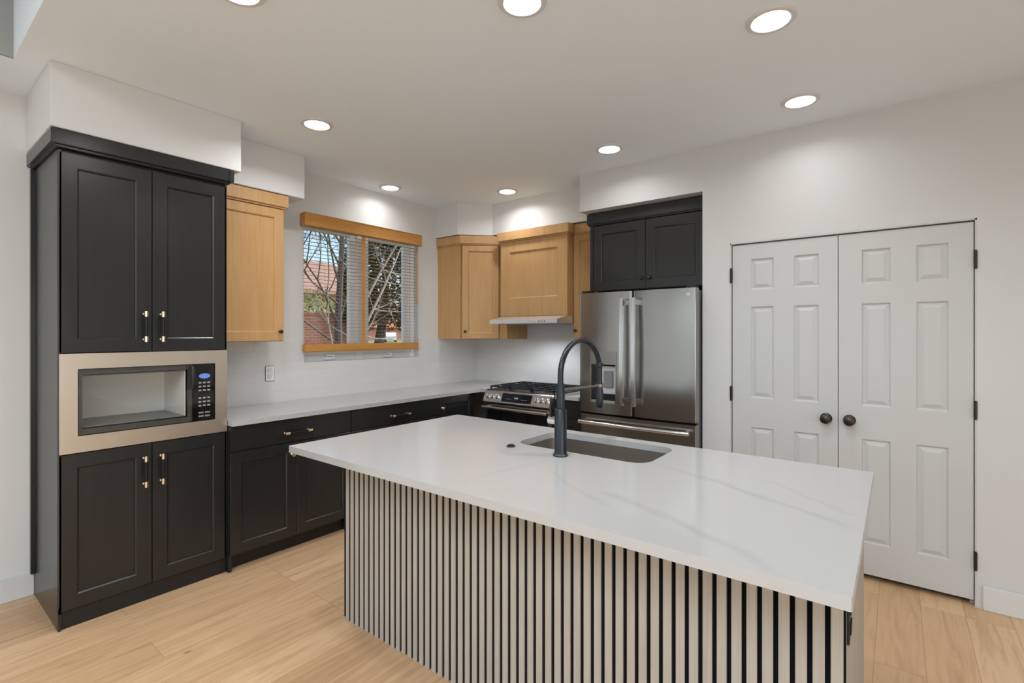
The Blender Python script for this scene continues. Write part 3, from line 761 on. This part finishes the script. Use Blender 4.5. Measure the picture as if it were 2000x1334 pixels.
for x, y, r_ in ((.14, .20, .038), (.14, .46, .045), (.379, .33, .055), (.618, .20, .045), (.618, .46, .038)):
    b = MB(); b.lathe([(r_*1.2, 0), (r_*1.2, .006), (r_, .008), (r_, .016), (r_*.8, .019), (0, .019)], M_iron, Matrix.Translation((x, y, .9165)), 24); b.build('burner', t)

# ---------------------------------------------------------------- kitchen island
t = thing('kitchen_island', 'kitchen island clad in vertical greige oak slats on black felt', 'island', (1.466, .10, 0))
IL = 2.127
b = MB()
b.box(.022, .040, .019, IL, .0, .884, M_felt); b.box(.84, .858, .019, IL, 0, .884, M_slat); b.box(.04, .84, IL-.018, IL, 0, .884, M_slat)
b.box(.04, .84, .019, IL-.018, .08, .098, M_black)
b.build('carcass', t)
b = MB(); pitch = .0389
b.box(.0115, .0225, .0, IL, 0, .884, M_felt)
n = 0; y = .004
while y+.0265 <= IL+.001:
    b.box(-.004, .0, y, y+.0265, 0, .8835, M_slat, .0015, seg=2); b.box(-.0005, .0125, y+.0003, y+.0262, 0, .883, M_slatcore); y += pitch
b.build('slat_panel', t)
b = MB(); b.box(.0225, .858, 0, .0185, 0, .884, M_slat, .001); b.build('end_panel', t)
b = MB(); b.box(.035, .105, -.006, .0005, .655, .775, M_dark, .002)
for z in (.690, .740): b.box(.05, .09, -.009, -.005, z-.016, z+.016, M_dark, .003)
o = b.build('outlet', t); o['label'] = 'black electrical outlet on the end panel'

# counter with rounded sink cut-out
hole = rrect(1.895, 2.255, .795, 1.455, .075)
b = MB(); slab_hole(b, rrect(1.195, 2.325, .070, 2.250, .006, 2), hole, .884, .914, M_quartz)
tag(b.build('island_countertop'), 'white veined quartz island top with a sink cut-out', 'countertop')

# sink
t = thing('sink', 'undermount stainless steel sink set in the island top', 'sink', (2.075, 1.125, .66))
b = MB()
big = [(x-2.075, y-1.125) for x, y in rrect(1.889, 2.261, .789, 1.461, .08)]
low = [(x*.96, y*.98) for x, y in big]
rings = [[b.bm.verts.new((x*s, y*s2, z)) for x, y in big] for s, s2, z in ((1.06, 1.035, .222), (1, 1, .222), (.985, .99, .05), (.955, .975, .015), (.88, .93, .0))]
fs = []
for a, c in zip(rings, rings[1:]):
    for k in range(len(a)): q = (k+1) % len(a); fs.append(b.bm.faces.new((a[k], a[q], c[q], c[k])))
fs.append(b.bm.faces.new(rings[-1])); b._fin(fs, M_sink)
b.build('basin', t)
b = MB(); b.lathe([(.055, .001), (.05, .004), (.04, .002), (.038, .0005), (0, .0005)], M_steelh, None, 28); b.build('drain', t)

# faucet
t = thing('faucet', 'gunmetal pull-down kitchen faucet arching over the island sink', 'faucet', (1.815, 1.143, .914))
b = MB(); b.lathe([(0, 0), (.033, 0), (.033, .005), (.028, .010), (.0265, .02), (.0265, .196), (.024, .201), (.0185, .203), (.0185, .275), (.0165, .285), (.0165, .31), (0, .31)], M_gun); b.build('body', t)
b = MB(); pts = [(0, 0, .30), (0, 0, .345)]; rx, rz_ = .1775, .150
for i in range(1, 20):
    a = PI-PI*i/20; pts.append((rx+rx*math.cos(a), 0, .345+rz_*math.sin(a)))
pts += [(2*rx, 0, .345), (2*rx, 0, .26)]
b.tube(pts, .0125, M_gun, 16); b.build('hose', t)
b = MB(); x = 2*rx
b.lathe([(.0, .165), (.013, .165), (.0165, .170), (.018, .2), (.0175, .245), (.0145, .258), (.0135, .29), (0, .29)], M_gun, Matrix.Translation((x, 0, 0)), 20)
b.build('spray_head', t)
b = MB(); b.lathe([(.0125, .36), (.016, .364), (.016, .384), (.0125, .388)], M_gun, Matrix.Translation((x-.003, 0, 0)), 18); b.build('ferrule', t)
b = MB(); b.tube([(.015, 0, .283), (x-.012, 0, .272)], .0058, M_gunlt, 10); b.lathe([(.0205, .266), (.0205, .280), (.0175, .280), (.0175, .266), (.0205, .266)], M_gunlt, Matrix.Translation((x, 0, 0)), 20); b.build('support_arm', t)
b = MB(); b.tube([(0, .02, .148), (0, .058, .148)], .017, M_chrome, 16); b.tube([(0, .050, .150), (.0, .052, .19), (-.004, .044, .245)], [.008, .0065, .005], M_gun, 10); b.build('lever', t)

# sink button
b = MB(); b.lathe([(0, .000), (.021, .000), (.021, .004), (.018, .006), (.013, .006), (.013, .010), (0, .0105)], M_knob, None, 24)
o = b.build('disposal_button'); o.location = (1.82, 1.418, .914); tag(o, 'small dark round disposal button in the island top left of the faucet', 'button')

# ---------------------------------------------------------------- outlet in the backsplash
t = thing('wall_outlet', 'white double outlet on the backsplash beside the tall cabinet', 'outlet', (1.852, YB-.008, 1.135))
b = MB(); b.box(-.036, .036, -.006, .0, -.058, .058, M_white, .003); b.build('cover_plate', t)
b = MB()
for z in (-.024, .024):
    b.box(-.017, .017, -.0085, -.005, z-.015, z+.015, M_white, .002)
    for x in (-.007, .007): b.box(x-.0012, x+.0012, -.0092, -.0082, z-.005, z+.006, M_grey)
b.build('socket', t)

# ---------------------------------------------------------------- pantry double doors
def pantry_door(name, ylo, yhi, hinge_left, kx):
    """door in local x 0..w from its left edge, front at y 0"""
    w = yhi-ylo
    o = bpy.data.objects.new(name, None)
    b = MB(); z0, z1 = .031, 2.030; t_ = .035
    px = [(.112, .253), (.361, .502)]; pz = [(.212, .823), (1.013, 1.618), (1.727, 1.933)]
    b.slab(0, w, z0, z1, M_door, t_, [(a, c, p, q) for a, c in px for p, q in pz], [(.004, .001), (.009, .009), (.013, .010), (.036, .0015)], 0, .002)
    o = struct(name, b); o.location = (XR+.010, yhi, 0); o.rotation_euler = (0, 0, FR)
    b = MB(); M = Matrix.Translation((kx, 0, .923)) @ Matrix.Rotation(PI/2, 4, 'X')
    b.lathe([(.032, 0), (.032, .004), (.027, .009), (.013, .012), (.0115, .030), (.020, .036), (.0275, .046), (.0285, .054), (.025, .062), (.014, .067), (0, .068)], M_knob, M, 28)
    b.build('knob', o)
    for z in (1.829, 1.036, .243):
        b = MB(); x = -.006 if hinge_left else w+.006
        b.tube([(x, -.013, z-.045), (x, -.013, z+.045)], .0072, M_knob, 10)
        for q in (-.050, .045): b.tube([(x, -.013, z+q), (x, -.013, z+q+.005)], .005, M_knob, 8)
        b.box(min(x, x+(.005 if hinge_left else -.005)), max(x, x+(.005 if hinge_left else -.005)), -.013, .02, z-.045, z+.045, M_knob)
        b.build('hinge', o)
    return o
pantry_door('door_1', .2815, .8795, True, .538)
pantry_door('door_2', -.3205, .2785, False, .055)
# the frame of the opening (jamb lining and stops)
b = MB()
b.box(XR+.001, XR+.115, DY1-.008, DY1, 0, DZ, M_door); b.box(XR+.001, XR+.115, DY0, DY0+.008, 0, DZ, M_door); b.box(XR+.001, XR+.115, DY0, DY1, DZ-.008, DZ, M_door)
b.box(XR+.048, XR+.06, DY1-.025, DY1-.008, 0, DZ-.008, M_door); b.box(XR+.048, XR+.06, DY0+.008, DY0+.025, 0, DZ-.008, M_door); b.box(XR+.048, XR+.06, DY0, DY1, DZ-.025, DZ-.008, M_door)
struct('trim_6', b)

# ---------------------------------------------------------------- recessed ceiling lights
LIGHTS = [
    (1.556, 1.156, 'recessed ceiling light at the top middle of the photo, above the island'),
    (2.273, .412, 'recessed ceiling light nearest the camera on the right, near end of the island'),
    (3.164, .425, 'recessed ceiling light in front of the white pantry doors'),
    (3.168, 1.593, 'recessed ceiling light in front of the refrigerator recess'),
    (3.545, 2.802, 'recessed ceiling light in front of the range hood cabinet'),
    (2.817, 3.55, 'recessed ceiling light above the kitchen window'),
    (1.688, 2.835, 'recessed ceiling light in front of the left maple wall cabinet'),
    (.846, 1.962, 'recessed ceiling light at the top left edge of the photo, before the tall cabinet'),
]
tb = MB(); tb.lathe([(.096, 0), (.096, -.004), (.090, -.009), (.074, -.010), (.071, -.006), (.070, .0)], M_trim, None, 40)
lb = MB(); lb.lathe([(.0715, -.0045), (.0, -.0050)], M_lens, None, 40)
proto = None
def spot(o, e):
    l = bpy.data.lights.new('downlight', 'AREA'); l.shape = 'DISK'; l.size = .13; l.spread = R(152); l.energy = e; l.color = (.985, .985, 1)
    lo = bpy.data.objects.new('downlight_lamp', l); COL.objects.link(lo); lo.parent = o; lo.location = (0, 0, -.0105)
for i, (x, y, lab) in enumerate(LIGHTS):
    o = thing('ceiling_light', lab, 'ceiling light', (x, y, H-.0005), 0, 'recessed ceiling lights')
    if i == 0: ring = tb.build('trim_ring', o); lens = lb.build('lens', o)
    else:
        for src in (ring, lens):
            c = src.copy(); COL.objects.link(c); c.parent = o
    spot(o, {2: 2.2, 3: 2.6, 4: 3.2, 5: 1.4}.get(i, 6.0))

# ---------------------------------------------------------------- outside the kitchen window
M_brick = mat('red_brick', (.42, .16, .11), .85)
bk = nd(M_brick, 'ShaderNodeTexBrick'); bk.inputs['Scale'].default_value = 1; bk.inputs['Brick Width'].default_value = .22; bk.inputs['Row Height'].default_value = .075; bk.inputs['Mortar Size'].default_value = .008
bk.inputs['Color1'].default_value = (.46, .17, .11, 1); bk.inputs['Color2'].default_value = (.33, .11, .085, 1); bk.inputs['Mortar'].default_value = (.42, .33, .29, 1)
tc = nd(M_brick, 'ShaderNodeTexCoord'); sp = nd(M_brick, 'ShaderNodeSeparateXYZ'); cb = nd(M_brick, 'ShaderNodeCombineXYZ')
lk(M_brick, tc.outputs['Object'], sp.inputs[0]); lk(M_brick, sp.outputs[0], cb.inputs[0]); lk(M_brick, sp.outputs[2], cb.inputs[1]); lk(M_brick, cb.outputs[0], bk.inputs['Vector']); lk(M_brick, bk.outputs[0], P(M_brick).inputs['Base Color'])
M_roof = mat('brown_shingle', (.33, .20, .16), .9)
f = noise(M_roof, coords(M_roof, (1, 9, 9)), 3, 3); lk(M_roof, ramp(M_roof, f, [(.35, (.24, .13, .11)), (.65, (.42, .27, .22))]), P(M_roof).inputs['Base Color'])
M_siding = mat('tan_siding', (.50, .46, .33), .8)
M_grass = mat('dry_grass', (.24, .23, .08), .95)
f = noise(M_grass, coords(M_grass), 2.5, 5); lk(M_grass, ramp(M_grass, f, [(.35, (.16, .18, .06)), (.65, (.34, .30, .13))]), P(M_grass).inputs['Base Color'])
M_bark = mat('grey_bark', (.10, .085, .085), .9)
M_bark2 = mat('pale_bark', (.36, .32, .29), .9)
M_needle = mat('conifer_needles', (.050, .055, .022), .9)
M_needle2 = mat('olive_needles', (.12, .11, .042), .9)

b = MB(); b.box(-30, 90, YB+.4, 24, -.5, -.3, M_grass); b.prism([(23.99, -.5), (24, -.3), (30, .3), (120, .3), (120, -.5)], -30, 150, M_grass, SX0); o = b.build('lawn'); o['kind'] = 'structure'; tag(o, 'dry grass yard outside the kitchen window', 'ground'); del o['category']; 
b = MB()
b.box(5.0, 9.0, 13.0, 13.25, -.3, 1.95, M_brick, .01); b.box(4.95, 9.05, 12.95, 13.3, 1.95, 2.03, M_brick, .01)
tag(b.build('garden_wall'), 'red brick garden wall outside, low in the left window pane', 'wall')
t = thing('neighbor_house', 'neighbouring house with brown shingle roof beyond the brick garden wall', 'house', (11, 20, -.3))
b = MB(); b.box(-5, 2.0, -1.5, 4, 0, 3.6, M_siding); b.build('wall', t)
b = MB(); b.prism([(-2.1, 3.45), (1.3, 5.05), (4.6, 3.45), (4.6, 3.35), (1.3, 4.9), (-2.1, 3.3)], -5.5, 2.5, M_roof, SX); b.build('roof', t)
for x in (-3.8, -1.2):
    b = MB(); b.box(x, x+1.2, -1.56, -1.49, 1.3, 2.6, M_vinyl, .02); f_ = b.build('window', t)
    b = MB(); b.box(x+.1, x+1.1, -1.58, -1.55, 1.4, 2.5, M_blackglass); b.build('pane', f_)
t = thing('brick_house', 'red brick house low behind the evergreen in the right window pane', 'house', (54, 70, .3))
b = MB(); b.box(-4, 9, -1, 8, 0, 2.3, M_brick); b.build('wall', t)
M_redroof = mat('red_roof_tile', (.45, .16, .09), .85)
b = MB(); b.prism([(-1.8, 2.2), (3.5, 3.7), (8.8, 2.2), (8.8, 2.1), (3.5, 3.5), (-1.8, 2.05)], -4.6, 9.6, M_redroof, SX); b.build('roof', t)

# parked car
t = thing('parked_car', 'white car parked outside, low in the right window pane', 'car', (41.3, 52.0, .3), R(56)); t.scale = (.8, .8, .74)
M_carw = mat('white_car_paint', (.8, .82, .84), .2, coat=.5); M_carg = mat('car_glass', (.03, .06, .08), .05)
SXC = Matrix(((1, 0, 0, 0), (0, 0, 1, 0), (0, 1, 0, 0), (0, 0, 0, 1)))
b = MB(); b.prism([(-2.1, .35), (2.1, .35), (2.15, .8), (1.9, 1.0), (1.0, 1.08), (.5, 1.62), (-.9, 1.68), (-1.7, 1.1), (-2.1, 1.05)], -.8, .8, M_carw, SXC); b.build('body', t)
b = MB(); b.prism([(.88, 1.10), (.42, 1.55), (-.85, 1.60), (-1.5, 1.13)], -.82, .82, M_carg, SXC); b.build('window', t)
for x in (-1.3, 1.3):
    for y in (-.78, .78):
        b = MB(); b.lathe([(0, -.1), (.34, -.1), (.36, -.05), (.36, .05), (.34, .1), (0, .1)], M_dark, Matrix.Translation((x, y, .36)) @ Matrix.Rotation(PI/2, 4, 'X'), 20); b.build('wheel', t)

# bare tree in front
def limb(b, p, d, L, r, lev, m, rnd, spread=.55, up=.15):
    pts = [p]; n = 5; q = Vector(p); v = Vector(d).normalized()
    for i in range(n):
        v = (v+Vector((rnd.uniform(-1, 1), rnd.uniform(-1, 1), rnd.uniform(-.6, 1)+up))*.13).normalized(); q = q+v*L/n; pts.append(q.copy())
    b.tube(pts, [r*(1-.55*i/n) for i in range(n+1)], m, 6 if lev > 1 else 4, cap=False)
    if lev <= 0: return
    for k in range(4 if lev > 1 else 3):
        i = rnd.randint(2, n); vv = (v+Vector((rnd.uniform(-1, 1), rnd.uniform(-1, 1), rnd.uniform(-.5, .8)))*spread*1.6).normalized()
        limb(b, pts[i], vv, L*rnd.uniform(.5, .75), r*.48, lev-1, m, rnd, spread, up)
t = thing('bare_tree', 'leafless grey tree outside, crossing the left window pane', 'tree', (5.85, 9.0, -.3))
rnd = random.Random(4); b = MB()
b.tube([(0, 0, 0), (-.02, 0, 1.2), (.0, .02, 2.2), (.06, 0, 3.4), (.10, 0, 4.8)], [.11, .085, .07, .055, .035], M_bark, 10)
b.build('trunk', t)
b = MB()
for z, dx, dz, L in ((1.5, -1, .55, 1.9), (1.9, -.8, .9, 2.0), (2.3, -.9, .5, 1.6), (2.7, -.6, 1.0, 1.8), (3.1, -.9, .7, 1.5), (2.0, .5, 1.2, 1.2), (2.9, .6, 1, 1.3), (3.6, -.5, 1, 1.4), (3.4, .5, .9, 1.2)):
    limb(b, (0.02, 0, z), (dx, rnd.uniform(-.5, .5), dz), L, .024, 3, M_bark, rnd)
b.build('branches', t)
t = thing('birch_shrub', 'pale slender leaning trunks outside, crossing the right window pane', 'tree', (5.75, 8.0, -.3))
b = MB()
b.tube([(-.25, 0, 0), (-.05, 0, 1.2), (.05, 0, 1.95), (.45, 0, 2.65), (.95, .1, 3.5)], [.035, .032, .026, .022, .014], M_bark2, 8)
b.tube([(-.05, 0, 1.2), (-.02, 0, 2.3), (.40, 0, 3.0), (.85, 0, 3.66), (1.1, 0, 4.2)], [.028, .025, .021, .017, .010], M_bark2, 8)
b.tube([(-.25, 0, 0), (-.62, .1, 1.5), (-.72, .1, 2.0), (-1.0, .1, 2.5)], [.026, .02, .012, .006], M_bark2, 8)
rnd = random.Random(9)
for p in ((.2, 0, 2.2), (.5, 0, 2.75), (.4, 0, 3.0), (.0, 0, 1.7), (-.7, .1, 1.9)):
    for k in range(3): limb(b, p, (rnd.uniform(-.6, 1), rnd.uniform(-.3, .3), rnd.uniform(-.2, 1)), .7, .012, 1, M_bark2, rnd)
b.build('trunk', t)
# conifer: trunk, boughs of needle sprays
t = thing('conifer_tree', 'dark olive evergreen tree filling the right window pane', 'tree', (9.75, 12.2, -.3))
b = MB(); b.tube([(-.55, 0, 0), (-.52, 0, 1.2), (-.3, 0, 2.4), (-.1, 0, 4.8)], [.20, .16, .13, .05], M_bark, 10); b.build('trunk', t)
rnd = random.Random(5); b = MB()
def sprays(b, m, n):
    i = b.mi(m)
    for k in range(n):
        z = rnd.uniform(2.1, 5.2); rr = max(.25, 1.35*(1-((z-3.2)/2.6)**2)**.5 if abs(z-3.2) < 2.6 else .25)
        a = rnd.uniform(0, 2*PI); q = rr*math.sqrt(rnd.uniform(.05, 1)); c = Vector((q*math.cos(a)-.1, q*math.sin(a), z-rnd.uniform(0, .3)*q))
        d = Vector((math.cos(a)+rnd.uniform(-.6, .6), math.sin(a)+rnd.uniform(-.6, .6), rnd.uniform(-.7, .4))).normalized()
        s = d.cross(Vector((rnd.uniform(-1, 1), rnd.uniform(-1, 1), rnd.uniform(-1, 1)))).normalized(); L = rnd.uniform(.12, .34); w = rnd.uniform(.02, .045)
        f = b.bm.faces.new([b.bm.verts.new(p) for p in (c, c+d*L*.5+s*w, c+d*L, c+d*L*.5-s*w)]); f.material_index = i
sprays(b, M_needle, 6000); sprays(b, M_needle2, 2600)
o = b.build('foliage', t)
b = MB(); 
def bush(b, cx, cy, cz, rx, rz2, n, m):
    i = b.mi(m)
    for k in range(n):
        v = Vector((rnd.gauss(0, 1), rnd.gauss(0, 1), rnd.gauss(0, 1))).normalized()*rnd.uniform(.3, 1)**.5
        c = Vector((cx+v.x*rx, cy+v.y*rx*.6, cz+v.z*rz2)); d = Vector((rnd.uniform(-1, 1), rnd.uniform(-1, 1), rnd.uniform(-1, 1))).normalized(); s = d.cross(v).normalized()
        L = rnd.uniform(.05, .13); f = b.bm.faces.new([b.bm.verts.new(p) for p in (c, c+d*L*.5+s*L*.3, c+d*L, c+d*L*.5-s*L*.3)]); f.material_index = i
M_leaf = mat('yellow_green_leaves', (.30, .30, .10), .85)
bush(b, 8.7, 15.5, 2.2, 2.4, .75, 2500, M_leaf)
for x in (7.2, 8.2, 9.2, 10.2): b.tube([(x, 15.5, -.3), (x+.1, 15.5, 1.0), (x, 15.5, 2.2)], [.05, .04, .02], M_bark, 6)
o = b.build('shrub'); tag(o, 'yellowish green hedge behind the brick garden wall outside', 'hedge')
